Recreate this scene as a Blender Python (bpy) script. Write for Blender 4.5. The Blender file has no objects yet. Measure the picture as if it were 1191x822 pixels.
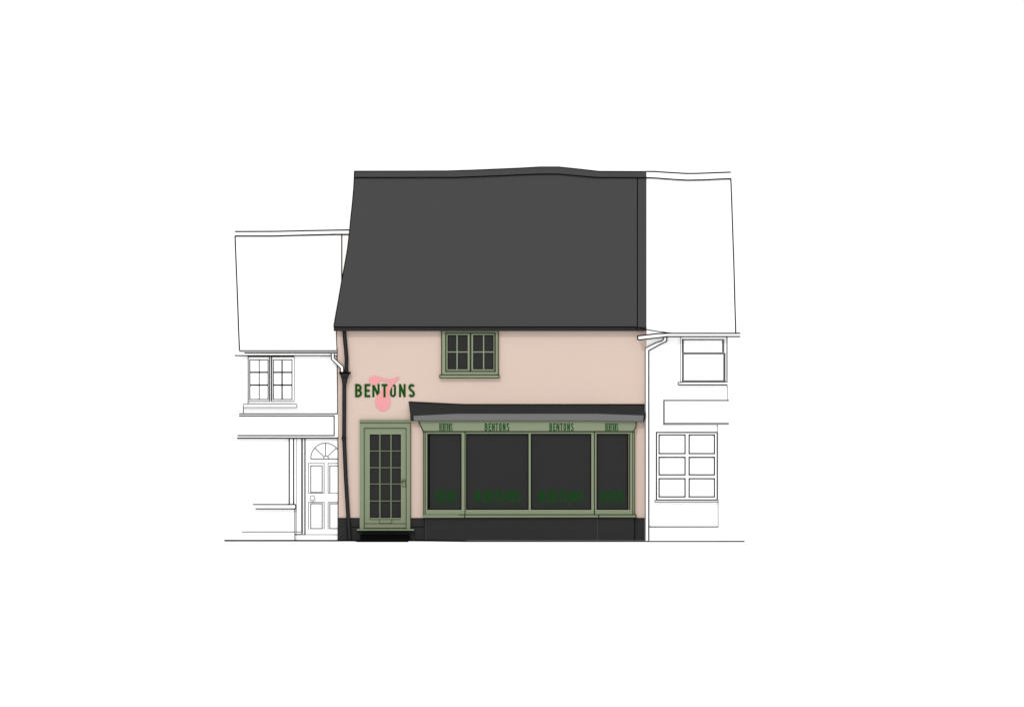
import bpy, math
from mathutils import Vector

# ---------------------------------------------------------------- scale: 60 drawing units = 1 m
S = 60.0
def X(px): return (px - 595.5) / S
def Z(py): return (629.0 - py) / S

scene = bpy.context.scene
col = scene.collection

# ---------------------------------------------------------------- materials
AMB = 1.08                      # even white sky
def lin(c):
    c = c / 255.0
    return c / 12.92 if c <= 0.04045 else ((c + 0.055) / 1.055) ** 2.4
def mat(name, rgb, light=1.313, rough=0.85, spec=0.03, vary=0.02, scale=3.0, bump=0.0):
    m = bpy.data.materials.new(name); m.use_nodes = True
    nt = m.node_tree; b = nt.nodes['Principled BSDF']
    base = [min(0.94, lin(c) / light) for c in rgb]
    b.inputs['Roughness'].default_value = rough
    b.inputs['Specular IOR Level'].default_value = spec
    tc = nt.nodes.new('ShaderNodeTexCoord')
    no = nt.nodes.new('ShaderNodeTexNoise'); no.inputs['Scale'].default_value = scale
    no.inputs['Detail'].default_value = 5
    nt.links.new(tc.outputs['Object'], no.inputs['Vector'])
    mx = nt.nodes.new('ShaderNodeMix'); mx.data_type = 'RGBA'
    mx.inputs['A'].default_value = [c * (1 - vary) for c in base] + [1]
    mx.inputs['B'].default_value = [min(.94, c * (1 + vary)) for c in base] + [1]
    nt.links.new(no.outputs['Fac'], mx.inputs['Factor'])
    nt.links.new(mx.outputs['Result'], b.inputs['Base Color'])
    if bump:
        bp = nt.nodes.new('ShaderNodeBump'); bp.inputs['Strength'].default_value = bump
        bp.inputs['Distance'].default_value = 0.004
        n2 = nt.nodes.new('ShaderNodeTexNoise'); n2.inputs['Scale'].default_value = 45
        nt.links.new(tc.outputs['Object'], n2.inputs['Vector'])
        nt.links.new(n2.outputs['Fac'], bp.inputs['Height'])
        nt.links.new(bp.outputs['Normal'], b.inputs['Normal'])
    return m

M = {
 'white':   mat('white_render',    (255, 255, 255), light=1.08, vary=0.0),
 'roofw':   mat('white_roof',      (255, 255, 255), light=1.08, vary=0.0),
 'pink':    mat('pink_render',     (224, 202, 189)),
 'roof':    mat('charcoal_tile',   (76, 76, 76), light=1.46, vary=0.008),
 'dark':    mat('dark_paint',      (51, 51, 51)),
 'lead':    mat('dark_lead',       (51, 51, 51), light=1.382),
 'eaves':   mat('dark_eaves',      (51, 50, 48)),
 'green':   mat('sage_paint',      (141, 151, 125)),
 'greenl':  mat('sage_paint_light',(148, 158, 133)),
 'bar':     mat('sage_glazing_bar',(112, 122, 98)),
 'green_shade':   mat('sage_paint_shaded',    (108, 108, 88)),  # sage frame colour with the shade of the window reveals painted in
 'grey':    mat('mid_grey_board',  (119, 119, 119)),
 'glass':   mat('dark_window_glass', (50, 50, 50), spec=0.03, rough=0.6),
 'ink':     mat('black_edging',    (14, 14, 14), spec=0.0, vary=0),
 'oink':    mat('olive_edging',    (52, 58, 38), spec=0.0, vary=0),
 'dink':    mat('door_joint',      (82, 90, 66), spec=0.0, vary=0),
 'gink':    mat('grey_edging',     (122, 122, 122), spec=0.0, vary=0),
 'lgink':   mat('pale_grey_edging',(168, 166, 168), spec=0.0, vary=0),
 'seam':    mat('plinth_seam',     (78, 78, 78), spec=0.0, vary=0),
 'step':    mat('black_step',      (15, 15, 15), spec=0.0),
 'letter':  mat('dark_green_letter', (24, 82, 22), spec=0.0),
 'letter2': mat('green_letter',    (28, 84, 34), spec=0.0),
 'decal':   mat('green_window_letter', (25, 72, 29), spec=0.0),
 'decal2':  mat('faint_green_letter', (36, 60, 39), spec=0.0),
 'seven':   mat('rose_paint',      (243, 166, 168), spec=0.0),
}

# ---------------------------------------------------------------- mesh builder
_k = [0]
LW = [1.0]                      # edging is bolder on the two white houses
class B:
    def __init__(s): s.xm = lambda x: x; s.v = []; s.f = []; s.m = []; s.mats = []
    def mi(s, name):
        if name not in s.mats: s.mats.append(name)
        return s.mats.index(name)
    def face(s, pts, m):
        i = len(s.v); s.v += [tuple(p) for p in pts]
        s.f.append(list(range(i, i + len(pts)))); s.m.append(s.mi(m))
    def prism(s, pts, yf, t, m, side=None):
        """outline in drawing units, front at depth yf (number or function), thickness t"""
        f = yf if callable(yf) else (lambda a, b: yf)
        a = sum(pts[i][0] * pts[(i + 1) % len(pts)][1] - pts[(i + 1) % len(pts)][0] * pts[i][1] for i in range(len(pts)))
        if a > 0: pts = pts[::-1]           # counter-clockwise seen from the street
        n = len(pts); i0 = len(s.v)
        for (px, py) in pts: s.v.append((X(px), f(px, py), Z(py)))
        for (px, py) in pts: s.v.append((X(px), f(px, py) + t, Z(py)))
        mi = s.mi(m); ms = s.mi(side or m)
        s.f.append(list(range(i0, i0 + n))); s.m.append(mi)
        s.f.append([i0 + n + k for k in reversed(range(n))]); s.m.append(ms)
        for k in range(n):
            j = (k + 1) % n
            s.f.append([i0 + j, i0 + k, i0 + n + k, i0 + n + j]); s.m.append(ms)
    def rect(s, x0, y0, x1, y1, yf, t, m, side=None):
        s.prism([(x0, y0), (x1, y0), (x1, y1), (x0, y1)], yf, t, m, side)
    def line(s, pts, yf, w=1.0, m='ink', closed=False, t=0.007, proud=None):
        """a thin mitred strip standing a few mm proud of the surface yf"""
        if proud is None:
            _k[0] = (_k[0] + 1) % 9
            proud = 0.0030 + 0.00025 * _k[0]
        if w < 1.7: w = w * LW[0]
        f = yf if callable(yf) else (lambda a, b: yf)
        P = [Vector(p) for p in pts]; n = len(P); L = []; R = []
        for i in range(n):
            if closed: a, b, c = P[i - 1], P[i], P[(i + 1) % n]
            else: a, b, c = P[max(i - 1, 0)], P[i], P[min(i + 1, n - 1)]
            d1 = (b - a); d2 = (c - b)
            if d1.length < 1e-6: d1 = d2
            if d2.length < 1e-6: d2 = d1
            d1 = d1.normalized(); d2 = d2.normalized()
            n1 = Vector((-d1.y, d1.x)); n2 = Vector((-d2.y, d2.x))
            mvec = n1 + n2
            if mvec.length < 1e-3: mvec = n1
            mvec.normalize()
            k = (w / 2) / max(0.35, mvec.dot(n1))
            L.append(b + mvec * k); R.append(b - mvec * k)
        rng = range(n if closed else n - 1)
        i0 = len(s.v); mi = s.mi(m)
        for (Q, dd) in ((L, 0.0), (R, 0.0), (L, t), (R, t)):
            for p in Q:
                q = s.xm(p.x); s.v.append((X(q), f(q, p.y) - proud + dd, Z(p.y)))
        l, r, lb, rb = i0, i0 + n, i0 + 2 * n, i0 + 3 * n
        for i in rng:
            j = (i + 1) % n
            for q in ([l+i, l+j, r+j, r+i], [lb+j, lb+i, rb+i, rb+j], [l+j, l+i, lb+i, lb+j], [r+i, r+j, rb+j, rb+i]):
                s.f.append(q); s.m.append(mi)
        if not closed:
            s.f.append([l, r, rb, lb]); s.m.append(mi)
            e = n - 1
            s.f.append([r+e, l+e, lb+e, rb+e]); s.m.append(mi)
    def ring(s, x0, y0, x1, y1, yf, w=1.0, m='ink', **k):
        s.line([(x0, y0), (x1, y0), (x1, y1), (x0, y1)], yf, w, m, closed=True, **k)
    def frame(s, x0, y0, x1, y1, w, yf, t, m):
        """four bars butted end to end"""
        if not isinstance(w, tuple): w = (w, w, w, w)     # left, top, right, bottom
        s.rect(x0, y0, x0 + w[0], y1, yf, t, m)
        s.rect(x1 - w[2], y0, x1, y1, yf, t, m)
        s.rect(x0 + w[0], y0, x1 - w[2], y0 + w[1], yf, t, m)
        s.rect(x0 + w[0], y1 - w[3], x1 - w[2], y1, yf, t, m)
    def build(s, name, parent=None, label=None):
        me = bpy.data.meshes.new(name)
        lo = [min(v[i] for v in s.v) for i in range(3)]; hi = [max(v[i] for v in s.v) for i in range(3)]
        c = Vector(((lo[0]+hi[0])/2, (lo[1]+hi[1])/2, lo[2]))
        me.from_pydata([Vector(v) - c for v in s.v], [], s.f)
        for n in s.mats: me.materials.append(M[n])
        me.polygons.foreach_set('material_index', s.m)
        me.update()
        import bmesh
        bm = bmesh.new(); bm.from_mesh(me); bmesh.ops.recalc_face_normals(bm, faces=bm.faces); bm.to_mesh(me); bm.free()
        o = bpy.data.objects.new(name, me); col.objects.link(o)
        o['_w'] = list(c)
        if parent:
            o.parent = parent; o.location = c - Vector(parent['_w'])
        else: o.location = c
        if label: o['label'] = label
        return o

def thing(name, label, cat, loc, group=None):
    o = bpy.data.objects.new(name, None); col.objects.link(o)
    o.location = loc; o['_w'] = list(loc); o['label'] = label; o['category'] = cat
    o.empty_display_size = 0.3
    if group: o['group'] = group
    return o

# ---------------------------------------------------------------- lettering
def glyph(b, ch, x0, y0, x1, y1, t, yf, m, proud, depth):
    """sans capital letter drawn as mitred strokes inside the box"""
    h = t / 2; L, R, T, Bm = x0 + h, x1 - h, y0 + h, y1 - h; mid = (y0 + y1) / 2
    n = [0]
    def ln(p, closed=False):
        b.line(p, yf, t, m, closed=closed, t=depth, proud=proud + 0.0004 * n[0]); n[0] += 1
    def rnd(xa, ya, xb, yb, r):
        r = min(r, (xb - xa) / 2, (yb - ya) / 2)
        pts = []
        for (cx, cy, a0) in ((xb - r, ya + r, -90), (xb - r, yb - r, 0), (xa + r, yb - r, 90), (xa + r, ya + r, 180)):
            for k in range(5):
                a = math.radians(a0 + 22.5 * k); pts.append((cx + r * math.cos(a), cy + r * math.sin(a)))
        return pts
    w = R - L
    if ch == 'B':
        c = mid - (y1 - y0) * .02
        def half(ya, yb, xr):
            r = min(w * .6, (yb - ya) / 2); pts = [(L, ya), (xr - r, ya)]
            for k in range(1, 8):
                a = math.radians(-90 + 22.5 * k); pts.append((xr - r + r * math.cos(a), (ya + r if k <= 4 else yb - r) + r * math.sin(a)))
            return pts + [(xr - r, yb), (L, yb)]
        ln(half(T, c, R - w * .06), True); ln(half(c, Bm, R), True)
    elif ch == 'E':
        ln([(x1, T), (L, T), (L, Bm), (x1, Bm)]); ln([(L, mid), (x1 - (x1 - x0) * .1, mid)])
    elif ch == 'N':
        ln([(L, y1), (L, y0)]); ln([(R, y0), (R, y1)])
        ln([(L, y0 + h * .6), (R, y1 - h * .6)])
    elif ch == 'T':
        ln([(x0, T), (x1, T)]); c = (x0 + x1) / 2; ln([(c, T), (c, y1)])
    elif ch == 'O':
        ln(rnd(L, T, R, Bm, w * .5), True)
    elif ch == 'S':
        r = w * .5; pts = []
        k = max(1.0, (Bm - T) / 4 / max(r, 1e-3))
        for a in range(-20, -181, -20):
            pts.append((L + r + r * math.cos(math.radians(a)), T + r + r * math.sin(math.radians(a))))
        q = (Bm - T) * .36
        pts.append((L, T + q * .75)); pts.append((L + w * .22, T + q * 1.15))
        pts.append((R - w * .22, Bm - q * 1.15)); pts.append((R, Bm - q * .75))
        for a in range(0, 161, 20):
            pts.append((R - r + r * math.cos(math.radians(a)), Bm - r + r * math.sin(math.radians(a))))
        ln(pts)
WORD = 'BENTONS'
SPANS = ((413.0, 421.0), (423.9, 430.6), (433.0, 441.5), (443.8, 450.6), (453.6, 460.6), (464.0, 471.8), (475.0, 482.5))
def word(b, x0, x1, y0, y1, t, yf, m, proud=0.004, depth=0.006):
    """the same lettering as the wall sign at another height, condensed to the width x0..x1"""
    k = (y1 - y0) / 15.4; full = 69.5 * k
    b.xm = lambda x: x0 + x / full * (x1 - x0)
    for (a, c), ch in zip(SPANS, WORD):
        glyph(b, ch, (a - 413) * k, y0, (c - 413) * k, y1, t, yf, m, proud, depth)
    b.xm = lambda x: x

# ================================================================= SETTING
b = B()
g = 220
b.face([(-g, -g, -0.06), (g, -g, -0.06), (g, g, -0.06), (-g, g, -0.06)], 'white')
o = b.build('ground'); o['kind'] = 'structure'

b = B()
top = [(261, 627.4), (340, 627.4), (412, 627.5), (470, 627.6), (500, 627.4), (522, 628.1), (545, 628.6), (866, 628.6)]
bot = [(866, 630.0), (545, 630.0), (500, 629.4), (475.2, 629.2), (475.0, 630.1), (416, 630.1), (412, 629.3), (340, 629.3), (261, 629.3)]
b.prism(top + bot, -1.2, 7.2, 'ink', 'white')
o = b.build('pavement'); o['kind'] = 'structure'

# ================================================================= PINK SHOP
EY = 380.3                                   # eaves line
def roofy(px, py): return -0.085 + (EY - py) / S * 0.845
DEPTH = 5.25
shop = thing('shop_house', 'pink rendered shop with big charcoal roof, green bay shop window and green glazed door', 'house', (X(571), 0, 0))

ridge_top = [(412.2, 199.2), (470, 199.1), (520, 198.9), (548, 198.0), (575, 196.9), (605, 195.6), (628, 194.3), (650, 194.3), (672, 196.6), (697, 199.4), (752, 199.6)]
ridge_low = [(412.0, 206.4), (470, 206.4), (530, 206.3), (560, 205.1), (585, 204.2), (610, 203.0), (625, 202.4), (650, 202.4), (670, 204.2), (692, 206.2), (700, 206.4), (752, 206.6)]
verge = [(412.0, 206.4), (411.2, 220), (409.6, 238), (407.6, 256), (406.4, 270), (404.0, 290), (401.2, 306), (398.2, 322), (395.6, 337), (393.4, 350), (391.2, 362), (389.6, 371), (388.6, 377), (388.2, 380.3)]
def vx(py):
    for (a, c) in zip(verge, verge[1:]):
        if a[1] <= py <= c[1]: return a[0] + (c[0] - a[0]) * (py - a[1]) / (c[1] - a[1])
    return verge[0][0] if py < verge[0][1] else verge[-1][0]

# walls
b = B()
left = [(391.0, 384.9), (391.6, 400), (392.0, 412), (392.2, 433), (392.6, 460), (393.0, 510), (393.3, 560), (393.2, 590), (393.0, 628.5)]
b.prism([(391.0, 381.5)] + left + [(750.6, 628.5), (750.6, 410), (752, 405), (752, 381.5)], 0.0, 0.25, 'pink')
b.rect(394, 381.5, 750, 628.5, DEPTH - 0.25, 0.25, 'pink')
for (x0, x1) in ((394.5, 408), (736, 750)):
    b.rect(x0, 381.5, x1, 628.5, 0.25, DEPTH - 0.5, 'pink')
# gables under the roof
n = 14
for side in (0, 1):
    rows = []
    for k in range(n + 1):
        py = 381.5 - (381.5 - 207) * k / n
        y = roofy(0, py) + 0.16
        if side: xi, xo = 738, 750
        else: xo = vx(py) + 6.5; xi = xo + 12
        rows.append([(X(xo), y, Z(py)), (X(xo), DEPTH - y, Z(py)), (X(xi), DEPTH - y, Z(py)), (X(xi), y, Z(py))])
    for r0, r1 in zip(rows, rows[1:]):
        for i in range(4):
            j = (i + 1) % 4
            b.face([r0[i], r0[j], r1[j], r1[i]], 'pink')
b.line(left, 0.0, 1.0, 'ink')
b.line([(750.4, 410), (750.4, 602)], 0.0, 1.0, 'gink')
b.build('wall', shop)

# plinth: one piece around the doorway, one right of the bay
b = B()
b.prism([(393.1, 602), (418.6, 602), (418.6, 617), (477.4, 617), (477.4, 602), (496.5, 602), (496.5, 628.5), (393.0, 628.5)], -0.016, 0.05, 'dark')
b.line([(408, 612.5), (418.4, 612.5)], -0.016, 0.8); b.line([(477.6, 612.5), (494, 612.5)], -0.016, 0.8)
b.line([(393.1, 602.3), (418.4, 602.3)], -0.016, 0.7, 'ink')
b.build('plinth', shop, 'near-black plinth around the doorway')
b = B()
b.rect(737.5, 602, 750.2, 628.5, -0.016, 0.05, 'dark')
b.line([(738, 602.3), (750, 602.3)], -0.016, 0.7)
b.build('plinth', shop, 'narrow near-black plinth right of the bay window')

# roof
b = B()
b.prism(verge + [(752, EY)] + [p for p in reversed(ridge_low)][0:-1], roofy, 0.15, 'roof')
def back(px, py): return DEPTH - roofy(px, py) - 0.15
b.prism(verge + [(752, EY)] + [p for p in reversed(ridge_low)][0:-1], back, 0.15, 'roof')
b.line(verge, roofy, 1.1, 'ink')
b.line([(741.4, 206.8), (741.4, 380.2)], roofy, 1.1, 'ink')
b.line([(741.4, 380.6), (746, 381.6), (752, 383.0)], -0.121, 1.0, 'ink')
roof = b.build('roof', shop, 'steep charcoal roof with a crooked left edge')
b = B()
cap = ridge_top + ridge_low[::-1]
b.prism(cap, lambda px, py: roofy(px, py) - 0.025, 0.17, 'roof')
b.prism(cap, lambda px, py: DEPTH - roofy(px, py) - 0.15 + 0.005, 0.17, 'roof')
ry = lambda px, py: roofy(px, py) - 0.025
b.line(ridge_top, ry, 1.1, 'ink'); b.line(ridge_low, ry, 1.0, 'ink')
b.line([ridge_top[0], (412.0, 206.4)], ry, 1.2, 'ink')
b.build('ridge_cap', roof)
b = B()
b.rect(388.2, 380.3, 752, 385.0, -0.117, 0.038, 'eaves')
b.rect(388.8, 383.9, 751.5, 384.8, -0.078, 0.076, 'eaves')
b.line([(388.2, 380.4), (741.4, 380.4)], -0.117, 1.4, 'ink')
b.line([(740.6, 380.6), (740.6, 385)], -0.117, 0.9, 'ink')
b.build('eaves_board', roof)

# drainpipe
b = B()
py_ = -0.075
up = [(400.4, 384.8), (401.2, 396), (402.3, 407), (403.1, 417.5), (402.8, 433)]
dn = [(400.4, 446), (400.3, 480), (400.2, 510), (400.7, 521), (402.2, 556), (405.0, 603), (406.5, 628.4)]
for path in (up, dn):
    b.line(path, 0.0, 4.3, 'dark', t=0.045, proud=0.05)
    for sgn in (-1, 1):
        b.line([(p[0] + sgn * 1.9, p[1]) for p in path], -0.05, 0.7, 'ink')
pipe = b.build('drainpipe', shop, 'crooked black drainpipe with a hopper head')
b = B()
b.rect(394.3, 432.4, 408.0, 434.6, -0.095, 0.09, 'ink')
b.prism([(395.6, 434.6), (406.6, 434.6), (404.0, 440.8), (402.8, 447.2), (398.2, 447.2), (397.6, 440.8)], -0.085, 0.08, 'dark')
b.line([(395.8, 434.8), (397.7, 440.8), (398.4, 447)], -0.085, 0.7); b.line([(406.4, 434.8), (403.9, 440.8), (402.6, 447)], -0.085, 0.7)
b.line([(397.4, 438.9), (404.6, 438.9)], -0.085, 0.7)
b.build('hopper', pipe)
b = B()
b.rect(397.3, 507.6, 402.7, 511.2, -0.062, 0.058, 'dark'); b.ring(397.6, 507.9, 402.4, 510.9, -0.062, 0.6)
b.build('bracket', pipe)

# ---------------- upper window
b = B()
wy = -0.045
b.frame(513.4, 385.2, 579.8, 435.6, (4.6, 1.8, 4.2, 4.0), wy, 0.06, 'greenl')
b.rect(545.8, 387.0, 548.6, 431.6, wy + 0.008, 0.05, 'greenl')
b.line([(513.6, 385.4), (513.6, 435.4)], wy, 1.1, 'oink'); b.line([(579.5, 385.4), (579.5, 435.4)], wy, 1.1, 'oink')
b.line([(547.2, 387.2), (547.2, 432)], wy + 0.004, 1.9, 'oink')
b.ring(518.4, 387.3, 576.0, 431.8, wy, 1.1, 'oink')
win = b.build('window', shop, 'small sage green two-light casement window under the eaves')
for (x0, x1, g0, g1, mu) in ((518.9, 545.8, 520.4, 544.0, 531.6), (548.6, 574.6, 550.1, 574.0, 562.5)):
    b = B()
    b.frame(x0, 388.0, x1, 431.2, (1.6, 1.5, x1 - g1, 1.7), wy + 0.012, 0.04, 'greenl')
    b.rect(mu - 0.65, 389.5, mu + 0.65, 429.5, wy + 0.016, 0.02, 'greenl')
    b.rect(g0, 408.7, mu - 0.65, 409.9, wy + 0.016, 0.02, 'greenl'); b.rect(mu + 0.65, 408.7, g1, 409.9, wy + 0.016, 0.02, 'greenl')
    s = b.build('sash', win)
    b = B()
    b.rect(g0 - 0.2, 389.3, g1 + 0.2, 429.7, wy + 0.028, 0.01, 'glass')
    b.ring(g0 + 0.45, 389.9, g1 - 0.45, 429.1, wy + 0.028, 0.7, 'ink')
    b.build('pane', win)
b = B()
b.rect(574.6, 388.0, 575.6, 431.2, wy + 0.012, 0.04, 'green_shade')  # right-hand reveal strip, shade put into its colour
b.build('shaded_reveal', win)
b = B()
b.rect(511.0, 435.6, 581.0, 439.8, -0.07, 0.08, 'greenl')
b.ring(511.5, 436.0, 580.5, 439.4, -0.07, 1.0, 'oink')
b.build('sill', win)

# ---------------- glazed door
b = B()
dy = -0.05
b.rect(418.4, 491.3, 423.4, 614.6, dy, 0.06, 'green'); b.rect(472.6, 491.3, 477.6, 614.6, dy, 0.06, 'green')
b.rect(423.4, 491.3, 472.6, 497.5, dy, 0.06, 'green')
b.rect(418.2, 488.2, 477.8, 491.3, dy - 0.012, 0.072, 'green')
b.line([(418.4, 491.3), (477.6, 491.3)], dy - 0.012, 0.9, 'dink')
b.line([(423.5, 614.4), (423.5, 497.6), (472.5, 497.6), (472.5, 614.4)], dy, 0.8, 'dink')
b.line([(477.3, 491.6), (477.3, 614.4)], dy, 0.9, 'dink')
b.line([(418.4, 488.5), (477.6, 488.5)], dy - 0.012, 0.6, 'bar')
door = b.build('door', shop, 'sage green part-glazed door, fifteen small panes')
ly = -0.038
b = B()
b.rect(423.5, 497.6, 430.1, 613.8, ly, 0.05, 'green'); b.rect(466.3, 497.6, 472.5, 613.8, ly, 0.05, 'green')
b.rect(430.1, 497.6, 466.3, 505.0, ly, 0.05, 'green'); b.rect(430.1, 602.0, 466.3, 613.8, ly, 0.05, 'green')
b.line([(430.4, 603.9), (466.0, 603.9)], ly, 0.8, 'dink'); b.line([(424, 608.6), (472, 608.6)], ly, 0.8, 'dink')
b.line([(430.3, 602), (430.3, 604)], ly, 0.7, 'dink')
b.line([(424, 613.6), (472, 613.6)], ly, 0.8, 'dink')
b.build('leaf', door)
b = B()
b.rect(430.0, 504.9, 466.4, 602.1, ly + 0.025, 0.01, 'glass'); b.ring(430.5, 505.4, 465.9, 601.6, ly + 0.025, 0.6, 'ink')
b.build('pane', door)
b = B()
for x in (441.8, 454.8): b.rect(x - 0.85, 505.0, x + 0.85, 602.0, ly + 0.004, 0.02, 'bar')
for y in (524.3, 543.6, 562.6, 582.4):
    for (a, c) in ((430.1, 440.95), (442.65, 453.95), (455.65, 466.3)): b.rect(a, y - 0.55, c, y + 0.55, ly + 0.004, 0.02, 'bar')
b.build('glazing_bar', door)
b = B()
b.rect(468.5, 557.4, 471.4, 565.8, ly - 0.008, 0.012, 'green'); b.ring(468.5, 557.4, 471.4, 565.8, ly - 0.008, 0.6, 'dink')
b.line([(465.5, 559.5), (471.2, 559.5)], ly - 0.02, 0.9, 'dink', t=0.02)
b.build('handle', door)
b = B()
b.rect(441.4, 603.9, 455.7, 608.3, ly - 0.008, 0.012, 'green'); b.ring(441.6, 603.9, 455.5, 608.2, ly - 0.008, 0.7, 'dink')
b.build('letter_plate', door)
b = B()
b.rect(415.2, 615.0, 481.3, 617.2, -0.10, 0.10, 'greenl')
b.line([(415.4, 617.0), (481.0, 617.0)], -0.10, 0.6, 'ink')
b.line([(419, 614.8), (477, 614.8)], -0.055, 0.6, 'dink')
b.build('sill', door)

# ---------------- bay shop window (three shallow facets)
KL, KR = 540.6, 691.8
def yb(px, off=0.0):
    if px < KL: y = -0.16 + (KL - px) / 49.0 * 0.095
    elif px > KR: y = -0.16 + (px - KR) / 46.5 * 0.095
    else: y = -0.16
    return y + off
def bf(off): return lambda px, py: yb(px, off)
b = B()
T_, GT, GB, RB = 501.8, 504.2, 592.6, 598.3
f = bf(0.0)
# left facet
b.rect(491.9, T_, 497.6, RB, f, 0.06, 'green'); b.rect(536.9, T_, KL, RB, f, 0.06, 'green')
b.rect(497.6, T_, 536.9, GT, f, 0.06, 'green'); b.rect(497.6, GB, 536.9, RB, f, 0.06, 'green')
# front facet
b.rect(KL, T_, 542.0, RB, f, 0.06, 'green'); b.rect(614.9, T_, 617.3, RB, f, 0.06, 'green'); b.rect(687.8, T_, KR, RB, f, 0.06, 'green')
for (a, c) in ((542.0, 614.9), (617.3, 687.8)):
    b.rect(a, T_, c, GT, f, 0.06, 'green'); b.rect(a, GB, c, RB, f, 0.06, 'green')
# right facet
b.rect(KR, T_, 693.7, RB, f, 0.06, 'green'); b.rect(733.0, T_, 738.2, RB, f, 0.06, 'green')
b.rect(693.7, T_, 733.0, GT, f, 0.06, 'green'); b.rect(693.7, GB, 733.0, RB, f, 0.06, 'green')
for x, w in ((492.3, 0.8), (494.4, 1.0), (540.9, 1.1), (691.4, 1.2), (735.9, 0.8), (737.9, 0.8)):
    b.line([(x, T_), (x, RB - 0.2)], f, w, 'oink')
b.line([(497.3, GT), (497.3, GB)], f, 0.8, 'oink')
for (a, c) in ((492, KL), (KL, KR), (KR, 738.2)):
    b.line([(a, T_ + 0.1), (c, T_ + 0.1)], f, 0.9, 'oink')
bay = b.build('shop_window', shop, 'wide sage green four-pane bay shop window')
for (a, c) in ((497.6, 536.9), (542.0, 614.9), (617.3, 687.8), (693.7, 733.0)):
    b = B()
    b.rect(a - 0.2, GT - 0.2, c + 0.2, GB + 0.2, bf(0.045), 0.012, 'glass')
    b.line([(a + 0.5, GB - 0.6), (a + 0.5, GT + 0.6), (c - 0.4, GT + 0.6), (c - 0.4, GB - 0.6)], bf(0.045), 1.1, 'ink', closed=True)
    if a < 500: b.line([(499.4, GT + 1), (499.4, GB - 1)], bf(0.045), 1.0, 'ink')
    b.build('pane', bay)
b = B()
b.rect(730.6, GT, 732.2, GB, bf(0.02), 0.024, 'green_shade'); b.line([(729.9, GT), (729.9, GB)], bf(0.03), 1.0, 'ink'); b.line([(732.7, GT), (732.7, GB)], bf(0.018), 0.8, 'ink')  # shadowed return of the bay frame, darkened by colour
b.build('shaded_reveal', bay)
# sill
b = B()
for (pts) in ([(491.6, 598.3), (KL, 598.3), (KL, 601.7), (491.6, 602.1)], [(KL, 598.3), (KR, 598.3), (KR, 601.6), (KL, 601.7)], [(KR, 598.3), (740.2, 598.3), (740.2, 601.6), (KR, 601.6)]):
    b.prism(pts, bf(-0.025), 0.09, 'green')
s_ = bf(-0.025)
b.line([(492, 598.4), (534, 598.4)], s_, 0.7, 'bar'); b.line([(533.5, 598.4), (KL, 598.4)], s_, 1.0, 'oink')
b.line([(KL, 598.4), (KR, 598.4)], s_, 1.0, 'oink'); b.line([(KR, 598.4), (740, 598.4)], s_, 1.0, 'oink')
b.line([(491.8, 602.1), (KL, 601.9)], s_, 0.8, 'oink'); b.line([(KL, 601.9), (KR, 601.6)], s_, 0.9, 'oink'); b.line([(KR, 601.6), (740, 601.6)], s_, 1.0, 'oink')
b.line([(540.5, 598.4), (540.5, 602)], s_, 1.0, 'ink'); b.line([(696.4, 598.4), (696.4, 601.6)], s_, 1.1, 'ink'); b.line([(739.8, 598.2), (739.8, 601.8)], s_, 0.9, 'oink')
b.build('sill', bay)
# stall riser under the bay
b = B()
for (a, c) in ((494.6, KL), (KL, KR), (KR, 738.0)): b.rect(a, 601.9, c, 628.5, bf(0.006), 0.08, 'dark')
for x in (495.2, 694.9): b.line([(x, 603), (x, 628.3)], bf(0.006), 0.6, 'seam')
b.line([(737.6, 602), (737.6, 628.3)], bf(0.006), 0.6, 'ink')
b.build('stall_riser', bay, 'near-black painted wall under the shop window')
# signboard
b = B()
sg = bf(-0.02)
b.prism([(486.4, 489.3), (KL, 489.3), (KL, T_), (492.2, T_)], sg, 0.11, 'green')
b.prism([(KL, 489.3), (KR, 489.3), (KR, T_), (KL, T_)], sg, 0.11, 'green')
b.prism([(KR, 489.3), (740.3, 489.3), (740.0, 494.5), (739.2, 498), (737.6, 500), (736.8, T_), (KR, T_)], sg, 0.11, 'green')
b.line([(486.8, 489.8), (492.4, T_ - 0.2)], sg, 1.1, 'ink')
b.line([(740.0, 489.8), (739.7, 494.5), (738.9, 498), (737.4, 500), (736.6, T_ - .2)], sg, 1.0, 'ink')
for (a, c) in ((492.3, KL), (KL, KR), (KR, 737)): b.line([(a, T_ - 0.3), (c, T_ - 0.3)], sg, 0.8, 'oink')
b.build('signboard', bay, 'sage green fascia lettered BENTONS four times')
for (a, c, t) in ((511.0, 526.2, 1.75), (563.8, 592.4, 1.5), (639.0, 667.2, 1.5), (704.0, 719.0, 1.75)):
    b = B(); word(b, a, c, 492.0, 500.9, t, sg, 'letter2', proud=0.004, depth=0.008); b.build('lettering', bay)
gl = bf(0.045)
for (a, c, t, w1, w2) in ((505.6, 531.8, 2.6, (507, 521.5), (523, 530.5)), (552.2, 606.6, 2.5, (554.8, 586.2), (592.3, 602.4)),
                          (626.8, 679.8, 2.5, (629.4, 659), (664.5, 676.6)), (698.0, 726.4, 2.6, (700.3, 715.6), (717.4, 724))):
    b = B(); word(b, a, c, 570.0, 583.6, t, gl, 'decal', proud=0.003, depth=0.004); b.build('window_lettering', bay)
    for (p, q) in (w1, w2):
        b = B()
        k = max(3, int((q - p) / 1.9)); st = (q - p) / k
        for i in range(k):
            b.rect(p + i * st, 585.7 + 0.15 * (i % 2), p + (i + .8) * st, 587.6 - 0.12 * ((i + 1) % 3), bf(0.042), 0.004, 'decal2')
        b.build('tagline', bay)

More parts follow.
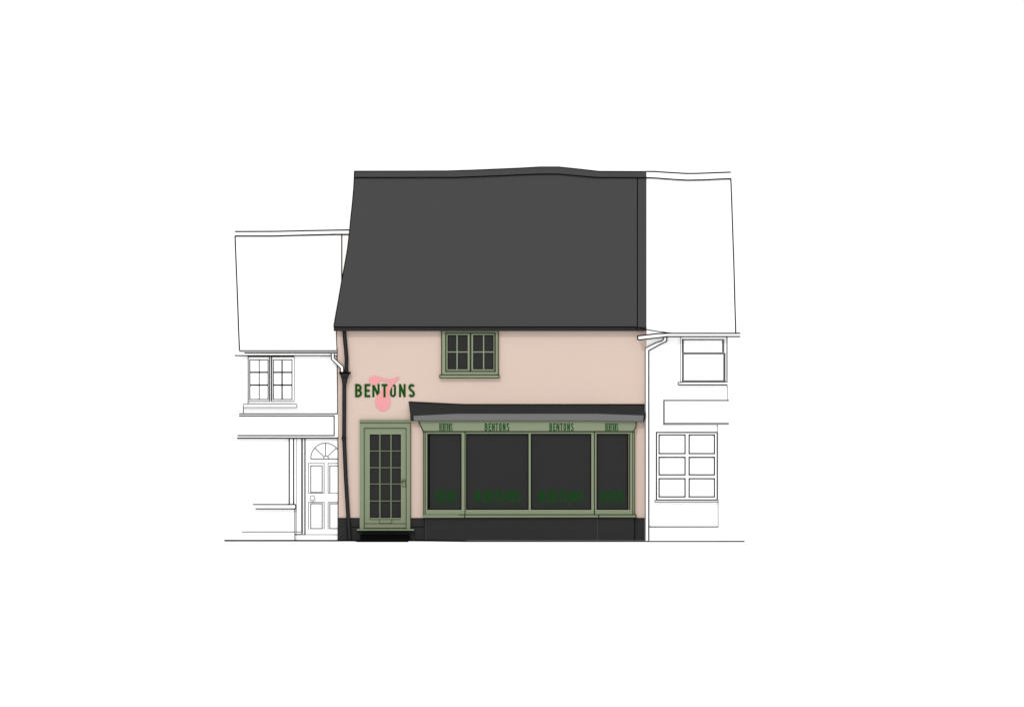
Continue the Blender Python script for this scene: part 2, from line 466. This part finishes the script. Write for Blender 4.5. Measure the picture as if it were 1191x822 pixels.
# ---------------- canopy over the bay
def yc(px):
    if px < KL: return -0.225 + (KL - px) / 63.0 * 0.11
    if px > KR: return -0.225 + (px - KR) / 59.0 * 0.11
    return -0.225
b = B()
tx = [(475.2, 467.2), (490, 467.9), (530, 469.8), (KL, 470.2), (KR, 470.2), (695, 470.2), (752.0, 470.2)]
bx = [(477.2, 483.6), (490, 482.9), (530, 481.0), (KL, 481.0), (KR, 481.0), (695, 481.0), (751.2, 482.9)]
P3 = lambda p, y: (X(p[0]), y, Z(p[1]))
W = -0.006
for i in range(6):
    b.face([P3(tx[i], W), P3(tx[i+1], W), P3(bx[i+1], yc(bx[i+1][0])), P3(bx[i], yc(bx[i][0]))], 'lead')
    b.face([P3(bx[i], yc(bx[i][0])), P3(bx[i+1], yc(bx[i+1][0])), (X(bx[i+1][0]), W, Z(bx[i+1][1])), (X(bx[i][0]), W, Z(bx[i][1]))], 'lead')
    b.face([(X(bx[i][0]), W, Z(bx[i][1])), (X(bx[i+1][0]), W, Z(bx[i+1][1])), P3(tx[i+1], W), P3(tx[i], W)], 'lead')
b.face([P3(tx[0], W), P3(bx[0], yc(477.2)), (X(477.2), W, Z(483.6))], 'lead')
b.face([P3(tx[6], W), P3(bx[6], yc(751.2)), (X(751.2), W, Z(482.9))], 'lead')
fy = lambda px, py: yc(px)
# lead turned down at both ends
b.prism([(477.2, 483.6), (481.1, 483.4), (481.1, 489.5), (479.8, 489.7), (478.0, 488.9)], fy, 0.105, 'lead')
b.prism([(748.3, 483.0), (751.2, 482.9), (750.2, 486.2), (748.4, 490.6)], fy, 0.105, 'lead')
# fillet of dark lead between slope and fascia board
b.line([(475.4, 467.2)] + tx[1:-1] + [(752, 470.2)], W, 1.1, 'ink', t=0.01, proud=0.012)
b.line([(478.0, 488.9), (477.4, 484)], fy, 0.7, 'ink'); b.line([(751.0, 483), (750.0, 486.2), (748.3, 490.4)], fy, 0.8, 'ink')
can = b.build('canopy', shop, 'dark lead canopy over the bay shop window')
b = B()
b.prism([(481.1, 483.4), (490, 482.9), (530, 481.0), (KL, 481.0), (KL, 489.4), (481.1, 489.4)], lambda px, py: yc(px) + 0.004, 0.03, 'grey')
b.prism([(KL, 481.0), (KR, 481.0), (KR, 489.4), (KL, 489.4)], lambda px, py: yc(px) + 0.004, 0.03, 'grey')
b.prism([(KR, 481.0), (695, 481.0), (748.3, 482.9), (748.3, 490.5), (733, 489.9), (695, 489.4), (KR, 489.4)], lambda px, py: yc(px) + 0.004, 0.03, 'grey')
for (a, c, d, e) in ((481.1, KL, 489.2, 489.2), (KL, KR, 489.2, 489.2), (KR, 748.2, 489.2, 490.3)):
    b.line([(a, d), (c, e)], lambda px, py: yc(px) + 0.004, 0.6, 'seam')
# soffit
for (a, c) in ((481.1, KL), (KL, KR), (KR, 748.3)):
    b.face([(X(a), yc(a) + 0.03, Z(489.0)), (X(c), yc(c) + 0.03, Z(489.0)), (X(c), W, Z(489.0)), (X(a), W, Z(489.0))], 'grey')
b.build('fascia_board', can, 'mid grey fascia board')

# ================================================================= SHOP SIGN on the pink wall
sign = thing('shop_sign', 'raised dark green BENTONS letters with a rose pink numeral 7 on the pink wall', 'sign', (X(448), 0, Z(478)))
for ch, (a, c) in zip(WORD, SPANS):
    fr = ch in 'BETS'
    b = B(); glyph(b, ch, a, 446.4, c, 461.8, 2.5, 0.0, 'letter', 0.017 if fr else 0.006, 0.017 if fr else 0.006)
    b.build('letter', sign)
seven = [(429.0, 442.6), (429.3, 440.4), (430.6, 438.6), (432.8, 437.4), (435.4, 437.0), (438.4, 437.4), (442, 438.6), (446, 439.9), (450.5, 440.8), (454.5, 441.1),
         (457.8, 440.6), (460.2, 439.2), (462.2, 437.8), (463.8, 437.8), (464.5, 439.2), (464.0, 440.6), (461.6, 442.4), (458.8, 445.6), (456.0, 449.2), (454.0, 453.0),
         (453.0, 456.6), (452.8, 460), (453.4, 463), (454.0, 466.2), (454.1, 469.4), (453.2, 472.6), (451.2, 475.4), (448.4, 477.3), (445.2, 478.0), (442.0, 477.4),
         (439.2, 475.6), (437.2, 472.8), (436.3, 469.4), (436.5, 466.0), (437.4, 462.6), (439.2, 459.6), (441.6, 456.8), (443.8, 454.2), (446.6, 451.4), (449.6, 448.8),
         (452.4, 446.4), (454.4, 444.6), (451.4, 444.2), (447.6, 443.4), (444.2, 442.6), (442.0, 442.4), (441.4, 443.6), (440.4, 445.4), (438.4, 447.0), (435.6, 447.8), (432.6, 447.2), (430.2, 445.4)]
b = B(); b.prism(seven, -0.0105, 0.0105, 'seven'); b.build('numeral', sign, 'rose pink swashed numeral 7')

# ================================================================= DOORSTEP
b = B()
b.rect(418.8, 624.7, 477.0, 628.6, -0.46, 0.44, 'step'); b.line([(419, 624.6), (476.8, 624.6)], -0.46, 0.7, 'ink')
low = b
dst = thing('doorstep', 'black two-tier step on the pavement below the green glazed door', 'step', (X(448), -0.24, 0.005))
low.build('tread', dst)
b = B(); b.rect(419.4, 620.9, 476.2, 624.7, -0.30, 0.28, 'step'); b.build('tread', dst)

# ================================================================= LEFT WHITE HOUSE
FY = 0.03
LW[0] = 1.3
lh = thing('white_house', 'low white house with black line edging left of the pink shop', 'house', (X(334), FY, 0))
def lroof(px, py): return -0.03 + (408 - py) / S * 1.0
b = B()
b.rect(273.4, 409.5, 393.2, 628.5, FY, 0.2, 'white')
b.rect(273.4, 409.5, 282, 628.5, FY + 0.2, 4.6, 'white'); b.rect(273.4, 409.5, 393.2, 628.5, FY + 4.8, 0.2, 'white')
# gable at the left end
pk = 2.34
for x in (275.5, 281.5):
    b.face([(X(x), FY + 0.05, Z(410)), (X(x), pk, Z(272)), (X(x), 2 * pk - 0.1, Z(410))], 'white')
# wall lines
b.line([(342.8, 591.5), (342.8, 628.3)], FY, 0.8, 'gink'); b.line([(344.3, 591.5), (344.3, 628.3)], FY, 0.6, 'lgink')
b.line([(281, 618.3), (350, 618.3)], FY, 0.9, 'gink')
b.line([(343, 621.3), (354.7, 621.3)], FY, 1.0, 'ink'); b.line([(354.7, 621.3), (392.8, 621.3)], FY, 0.8, 'gink')
b.line([(391.9, 404.5), (391.9, 413.5)], -0.012, 0.9, 'ink')
b.build('wall', lh)
b = B()
lv = [(273.4, 274.4), (274.6, 305), (276.2, 345), (277.6, 385), (278.6, 408)]
lr_low = [(273.4, 274.4), (317, 274.4), (355, 273.4), (390, 272.6), (407, 272.6)]
lr_top = [(273.3, 269.4), (320, 269.2), (360, 268.3), (400, 267.5), (407.5, 267.5)]
b.prism(lv + [(391.8, 408), (398, 345), (407, 272.6)] + lr_low[::-1][1:-1], lroof, 0.12, 'roofw')
b.prism(lv + [(391.8, 408), (398, 345), (407, 272.6)] + lr_low[::-1][1:-1], lambda x, y: 2 * pk - lroof(x, y), 0.12, 'roofw')
b.line(lv, lroof, 1.15, 'ink'); b.line([(278.3, 407.9), (391.6, 407.9)], lroof, 1.5, 'gink')
b.line([(397.5, 272.8), (397.5, 330)], lroof, 1.05, 'ink')
lroofo = b.build('roof', lh, 'plain white roof with black edges')
b = B()
b.prism(lr_top + lr_low[::-1], lambda x, y: lroof(x, y) - 0.015, 0.13, 'roofw')
b.prism(lr_top + lr_low[::-1], lambda x, y: 2 * pk - lroof(x, y) + 0.02, 0.13, 'roofw')
ly2 = lambda x, y: lroof(x, y) - 0.015
b.line(lr_top, ly2, 1.15, 'ink'); b.line(lr_low, ly2, 1.1, 'ink')
b.build('ridge_cap', lroofo)
b = B()
b.rect(278.8, 408.2, 391.6, 413.4, -0.025, 0.05, 'white')
b.line([(284.3, 410.5), (391.6, 410.5)], -0.025, 1.0, 'ink'); b.line([(273.0, 413.5), (385.4, 413.5)], -0.025, 1.0, 'ink'); b.line([(388.8, 413.5), (392.2, 413.5)], -0.025, 1.0, 'ink')
b.build('gutter', lh)
# its drainpipe swings across to the black hopper
b = B()
pl = [(385.4, 411), (385.4, 418.0), (391, 423.2), (396.0, 428.2), (396.1, 432.6)]
pr = [(388.6, 411), (388.6, 416.2), (394, 421.2), (399.4, 426.2), (399.6, 432.6)]
b.prism(pl + pr[::-1], -0.07, 0.05, 'white')
b.line(pl, -0.07, 0.9, 'ink'); b.line(pr, -0.07, 0.9, 'ink')
b.build('drainpipe', lh)
# window
LW[0] = 1.12
b = B()
b.frame(288.3, 413.6, 314.6, 466.6, 1.6, 0.005, 0.03, 'white'); b.frame(314.6, 413.6, 342.6, 466.6, 1.6, 0.005, 0.03, 'white')
b.line([(288.5, 413.6), (288.5, 469.5)], 0.005, 0.9, 'gink')
b.ring(289.0, 414.9, 313.3, 466.3, 0.005, 0.65, 'gink'); b.ring(316.0, 414.9, 342.2, 466.3, 0.005, 0.65, 'gink')
b.line([(313.6, 414), (313.6, 466.6)], 0.004, 1.0, 'ink'); b.line([(315.6, 414), (315.6, 466.6)], 0.004, 1.0, 'ink')
b.line([(288.5, 414.0), (342.4, 414.0)], 0.005, 0.9, 'ink')
lw = b.build('window', lh)
for (x0, x1, mu, w) in ((290.6, 311.8, 301.5, 0.9), (318.0, 339.6, 328.1, 1.9)):
    b = B()
    b.rect(x0 - 1.0, 416, x1 + 1.4, 465.2, 0.014, 0.012, 'white')
    b.ring(x0, 418.4, x1, 464.4, 0.014, 0.9, 'ink')
    b.line([(mu, 418.4), (mu, 464.4)], 0.014, w, 'ink' if w < 1 else 'gink')
    for y in (432.9, 447.7):
        b.line([(x0, y), (x1, y)], 0.014, 1.4, 'ink')
    b.build('sash', lw)
b = B()
sp = [(282.8, 470.4), (283.4, 469.7), (344.4, 469.7), (345.4, 470.6), (345.4, 473.0), (344.6, 473.8), (282.8, 473.8)]
b.prism(sp, -0.02, 0.06, 'white'); b.line(sp, -0.02, 0.9, 'gink', closed=True)
b.line([(283, 473.8), (283, 481)], 0.025, 0.9, 'gink')
b.build('sill', lw)
# shop front
LW[0] = 1.3
b = B()
b.rect(336.0, 509.4, 344.4, 586.4, 0.005, 0.03, 'white'); b.rect(349.8, 509.4, 355, 621.0, 0.01, 0.03, 'white')
for x, y1, w, m in ((336.4, 586.3, 1.1, 'ink'), (341.5, 586.3, 1.1, 'ink')): b.line([(x, 509.6), (x, y1)], 0.005, w, m)
b.line([(344.5, 509.6), (344.5, 618)], FY, 0.8, 'gink')
b.line([(351.3, 509.6), (351.3, 620.8)], 0.01, 2.5, 'gink'); b.line([(354.6, 509.6), (354.6, 621)], 0.01, 1.0, 'ink')
sf = b.build('shop_front', lh)
b = B()
st = [(276, 586.3), (343.0, 586.3), (344.0, 587.3), (344.0, 590.2), (343.0, 591.5), (276, 591.5)]
b.prism(st, -0.03, 0.07, 'white')
b.line([(294, 586.4), (343.2, 586.4), (344.0, 587.5), (344.0, 590.2), (343.0, 591.5), (297.2, 591.5)], -0.03, 1.0, 'ink')
b.build('sill', sf)
# door with fanlight
b = B()
b.rect(355.4, 512, 393.0, 621, 0.02, 0.03, 'white')
ld = 0.02
b.line([(377.0, 615.3), (377.0, 583.7), (358.7, 583.7), (358.7, 615.3)], ld, 0.9, 'lgink')
b.ring(361.4, 585.5, 374.7, 614.4, ld, 0.9, 'gink'); b.ring(361.4, 541.5, 374.7, 572.3, ld, 0.9, 'gink')
b.ring(358.7, 538.6, 377.0, 573.3, ld, 0.9, 'lgink')
b.line([(393, 538.6), (381.6, 538.6), (381.6, 573.3), (393, 573.3)], ld, 0.9, 'lgink')
b.line([(393, 541.5), (383.6, 541.5), (383.6, 573.0)], ld, 0.9, 'gink')
b.line([(393, 583.7), (381.6, 583.7), (381.6, 615.3)], ld, 0.9, 'lgink')
b.line([(393, 585.5), (383.6, 585.5), (383.6, 614.4), (393, 614.4)], ld, 0.9, 'gink')
ldoor = b.build('door', lh, 'white four-panel door')
b = B()
cx, cy, rx, ry_ = 378.6, 533.4, 17.2, 18.2
arc = [(cx + rx * math.cos(math.radians(a)), cy - ry_ * math.sin(math.radians(a))) for a in range(180, 32, -6)]
arc = [p for p in arc if p[0] <= 393.0]
b.prism([(393, 533.4)] + [(361.4, 533.4)] + arc[1:] + [(393, arc[-1][1])], ld - 0.012, 0.012, 'white')
lf = ld - 0.012
b.line(arc, lf, 0.8, 'gink'); b.line([(361.4, 533.4), (393, 533.4)], lf, 0.9, 'gink')
b.line([(378.6, 515.4), (378.6, 530)], lf, 0.8, 'gink')
b.line([(366.6, 521.4), (376.4, 530.5)], lf, 0.8, 'gink'); b.line([(390.9, 521.2), (381.0, 530.5)], lf, 0.8, 'gink')
b.line([(376.4, 533.4), (376.6, 531.2), (378.0, 530.0), (379.8, 530.0), (381.4, 531.0), (382.6, 533.4)], lf, 0.8, 'gink')
b.build('fanlight', ldoor)
b = B()
kn = [(363.3 + 2.7 * math.cos(k * math.pi / 8), 579 + 2.9 * math.sin(k * math.pi / 8)) for k in range(16)]
b.prism(kn, ld - 0.04, 0.045, 'white'); b.line(kn, ld - 0.04, 0.7, 'gink', closed=True)
b.build('knob', ldoor)
# blank signboard
ls = thing('shop_signboard', 'long blank white board above the shop front and door left of the pink shop', 'sign', (X(333), -0.02, Z(509)))
b = B()
b.rect(276, 481.2, 392.9, 509.4, -0.02, 0.05, 'white')
sy = -0.02
b.line([(278, 481.2), (392.5, 481.2)], sy, 1.3, 'gink'); b.line([(278, 483.6), (388.6, 483.6), (388.6, 506.4)], sy, 1.0, 'ink')
b.line([(276, 506.4), (389, 506.4)], sy, 1.1, 'ink'); b.line([(275.5, 509.4), (392.9, 509.4)], sy, 1.2, 'ink')
b.build('board', ls)

# ================================================================= RIGHT WHITE HOUSE
FY = -0.055
rh = thing('white_house', 'tall white house with black line edging right of the pink shop', 'house', (X(800), FY, 0))
b = B()
wl = [(752.2, 390.5), (846.5, 390.5), (846.5, 493.8), (835.6, 493.8), (835.6, 628.5), (752.2, 628.5)]
b.prism(wl, FY, 0.2, 'white')
b.prism([(838, 390.5), (846.5, 390.5), (846.5, 493.8), (835.6, 493.8), (835.6, 628.5), (828, 628.5), (828, 480), (838, 480)], FY + 0.2, 4.2, 'white')
b.prism(wl, FY + 4.4, 0.2, 'white')
for x in (840.5, 846.0):
    b.face([(X(x), 0.0, Z(386)), (X(x), 2.35, Z(210)), (X(x), 4.6, Z(386))], 'white')
b.line([(845.9, 447.6), (845.9, 464.6)], FY, 0.8, 'lgink'); b.line([(834.4, 493.9), (834.4, 502.4)], FY, 0.8, 'lgink'); b.line([(835.2, 583.6), (835.2, 628.3)], FY, 0.8, 'lgink')
b.build('wall', rh)
b = B()
b.rect(752.6, 612.4, 835.6, 628.5, FY - 0.012, 0.03, 'white'); b.line([(754.6, 612.5), (835.4, 612.5)], FY - 0.012, 1.1, 'gink')
b.build('plinth', rh)
rr_top = [(752, 199.5), (762, 199.7), (780, 200.9), (800, 202.0), (812, 201.8), (850, 200.4)]
rr_low = [(752, 206.6), (765, 207.3), (785, 208.8), (800, 209.6), (815, 209.3), (850, 207.8)]
rv = [(850, 207.8), (851.2, 240), (852.4, 275), (853.6, 310), (854.5, 345), (855.7, 387.3)]
b = B()
shape = rr_low[:-1] + rv + [(779, 387.3), (765, 385.4), (752, 383.2)]
b.prism(shape, roofy, 0.15, 'roofw'); b.prism(shape, back, 0.15, 'roofw')
b.line(rv, roofy, 1.15, 'ink'); b.line([(752, 383.2), (765, 385.4), (779, 387.2)], roofy, 1.0, 'ink')
rroof = b.build('roof', rh, 'plain white roof continuing the charcoal one')
b = B()
cap = rr_top + rr_low[::-1]
b.prism(cap, ry, 0.17, 'roofw'); b.prism(cap, lambda px, py: DEPTH - roofy(px, py) - 0.15 + 0.005, 0.17, 'roofw')
b.line(rr_top, ry, 1.15, 'ink'); b.line(rr_low, ry, 1.1, 'ink')
b.build('ridge_cap', rroof)
b = B()
gy = -0.195
gt = [(743.0, 390.4), (752, 389.4), (765, 387.9), (777, 387.2), (861, 387.2)]
gb = [(861, 391.4), (775.2, 391.4), (768, 392.5), (752, 394.3), (743.0, 395.3), (741.7, 394.6), (741.5, 391.0)]
b.prism(gt + gb, gy, 0.09, 'white')
b.line([(861, 391.4), (775.2, 391.4), (768, 392.5), (752, 394.3), (743.0, 395.3), (741.7, 394.6), (741.5, 391.0), (743.0, 390.4), (752, 389.4), (765, 387.9), (777, 387.5), (861, 387.5)], gy, 1.15, 'ink')
b.rect(753, 390.4, 856, 391.2, gy + 0.09, 0.05, 'white')
b.build('gutter', rh)
b = B()
pl = [(771.8, 392.2), (771.6, 394.6), (770.2, 396.3), (763, 398.5), (756, 402), (750.5, 404.8), (750.5, 628.4)]
pr = [(775.5, 391.6), (775.5, 396.8), (768, 400.4), (754.5, 407.6), (754.5, 628.4)]
b.prism(pl + pr[::-1], -0.08, 0.075, 'white')
b.line(pl[:6], -0.08, 0.9, 'ink'); b.line([(750.5, 404.8), (750.5, 628.4)], -0.08, 1.0, 'gink'); b.line(pr, -0.08, 1.0, 'ink')
b.build('drainpipe', rh)
# upper sash window
b = B()
uy = FY - 0.025
b.frame(791.3, 391.6, 845.8, 444.6, (2, 2, 2, 1.2), uy, 0.03, 'white')
b.line([(791.6, 391.8), (791.6, 444.2)], uy, 0.8, 'lgink'); b.line([(845.5, 391.8), (845.5, 444.2)], uy, 1.1, 'gink')
b.line([(793, 444.2), (845.4, 444.2)], uy, 1.2, 'ink')
uw = b.build('window', rh, 'white two-part sash window')
b = B()
b.rect(793.2, 393.4, 843.6, 410.6, FY - 0.020, 0.015, 'white')
b.ring(794.6, 395.0, 841.6, 410.4, FY - 0.020, 1.7, 'gink'); b.line([(793.7, 394.0), (793.7, 410.4)], FY - 0.021, 0.9, 'ink'); b.line([(840.6, 396), (840.6, 409)], FY - 0.021, 0.9, 'ink')
b.build('sash', uw)
b = B()
b.rect(793.2, 410.6, 843.8, 443.4, FY - 0.016, 0.015, 'white')
b.ring(794.6, 411.3, 842.0, 442.9, FY - 0.016, 1.75, 'gink'); b.line([(793.7, 410.6), (793.7, 444)], FY - 0.018, 0.9, 'ink'); b.line([(843.4, 410.4), (843.4, 444)], FY - 0.018, 1.1, 'ink')
b.build('sash', uw)
b = B()
b.rect(788.4, 444.7, 846.2, 447.6, FY - 0.05, 0.06, 'white')
b.line([(845.8, 447.4), (788.6, 447.4)], FY - 0.05, 1.1, 'ink'); b.line([(788.6, 447.4), (788.6, 444.6), (794, 444.6)], FY - 0.05, 0.8, 'ink')
b.build('sill', uw)
# lower window
b = B()
b.frame(763.0, 502.4, 834.6, 581.4, 3.4, uy, 0.03, 'white')
b.ring(763.5, 502.7, 834.2, 581.2, uy, 1.1, 'ink')
b.rect(797.0, 505.8, 801.4, 578.0, uy + 0.002, 0.028, 'white')
for y in (527.3, 552.0):
    b.rect(766.4, y, 797.0, y + 4.3, uy + 0.002, 0.028, 'white'); b.rect(801.4, y, 831.2, y + 4.3, uy + 0.002, 0.028, 'white')
lw2 = b.build('window', rh, 'white six-pane window')
b = B()
b.rect(766.2, 505.2, 831.4, 578.2, FY - 0.015, 0.012, 'white')
for (x0, x1) in ((766.5, 796.8), (801.5, 831.0)):
    for (y0, y1) in ((505.5, 527.3), (531.5, 552.0), (556.4, 577.6)):
        b.ring(x0, y0, x1, y1, FY - 0.024, 1.0, 'ink')
b.build('pane', lw2)
b = B()
b.rect(761.3, 581.5, 835.5, 583.8, FY - 0.05, 0.06, 'white'); b.ring(761.6, 581.6, 835.3, 583.5, FY - 0.05, 0.8, 'gink')
b.build('sill', lw2)
# blank signboard
rs = thing('shop_signboard', 'short blank white board with grey border between the windows right of the pink shop', 'sign', (X(809), FY - 0.05, Z(494)))
b = B()
b.rect(770.8, 464.7, 847.8, 493.9, FY - 0.05, 0.06, 'white')
b.line([(847.7, 465.5), (771.8, 465.5)], FY - 0.05, 1.7, 'gink'); b.line([(772.2, 465.0), (772.2, 493.6)], FY - 0.05, 2.0, 'gink')
b.line([(847.7, 491.6), (773.2, 491.6)], FY - 0.05, 0.6, 'gink'); b.line([(847.7, 493.3), (771.2, 493.5)], FY - 0.05, 0.65, 'ink'); b.line([(847.7, 492.5), (773.2, 492.5)], FY - 0.05, 1.0, 'lgink')
b.build('board', rs)

for o in bpy.data.objects:
    if '_w' in o: del o['_w']

# ================================================================= LIGHT
world = bpy.data.worlds.new('World'); scene.world = world; world.use_nodes = True
bg = world.node_tree.nodes['Background']
bg.inputs['Color'].default_value = (1, 1, 1, 1); bg.inputs['Strength'].default_value = AMB
sl = bpy.data.lights.new('sun', 'SUN'); sl.energy = 1.08; sl.angle = math.radians(0.5); sl.color = (1.0, 0.99, 0.97)
so = bpy.data.objects.new('sun', sl); col.objects.link(so)
so.rotation_euler = Vector((0.40, 1.0, -1.0)).to_track_quat('-Z', 'Y').to_euler()
so.location = (-5, -12, 12)

# ================================================================= CAMERA (level, square-on elevation)
cam = bpy.data.cameras.new('camera'); cam.type = 'ORTHO'; cam.ortho_scale = 1191 / S
cam.clip_start = 0.1; cam.clip_end = 1000
co = bpy.data.objects.new('camera', cam); col.objects.link(co)
co.location = (0, -30, Z(411)); co.rotation_euler = (math.pi / 2, 0, 0)
scene.camera = co
vs = scene.view_settings
vs.view_transform = 'Standard'; vs.look = 'None'; vs.exposure = 0; vs.gamma = 1; vs.use_curve_mapping = False
scene.render.engine = 'CYCLES'
scene.render.resolution_x = 1024; scene.render.resolution_y = 706
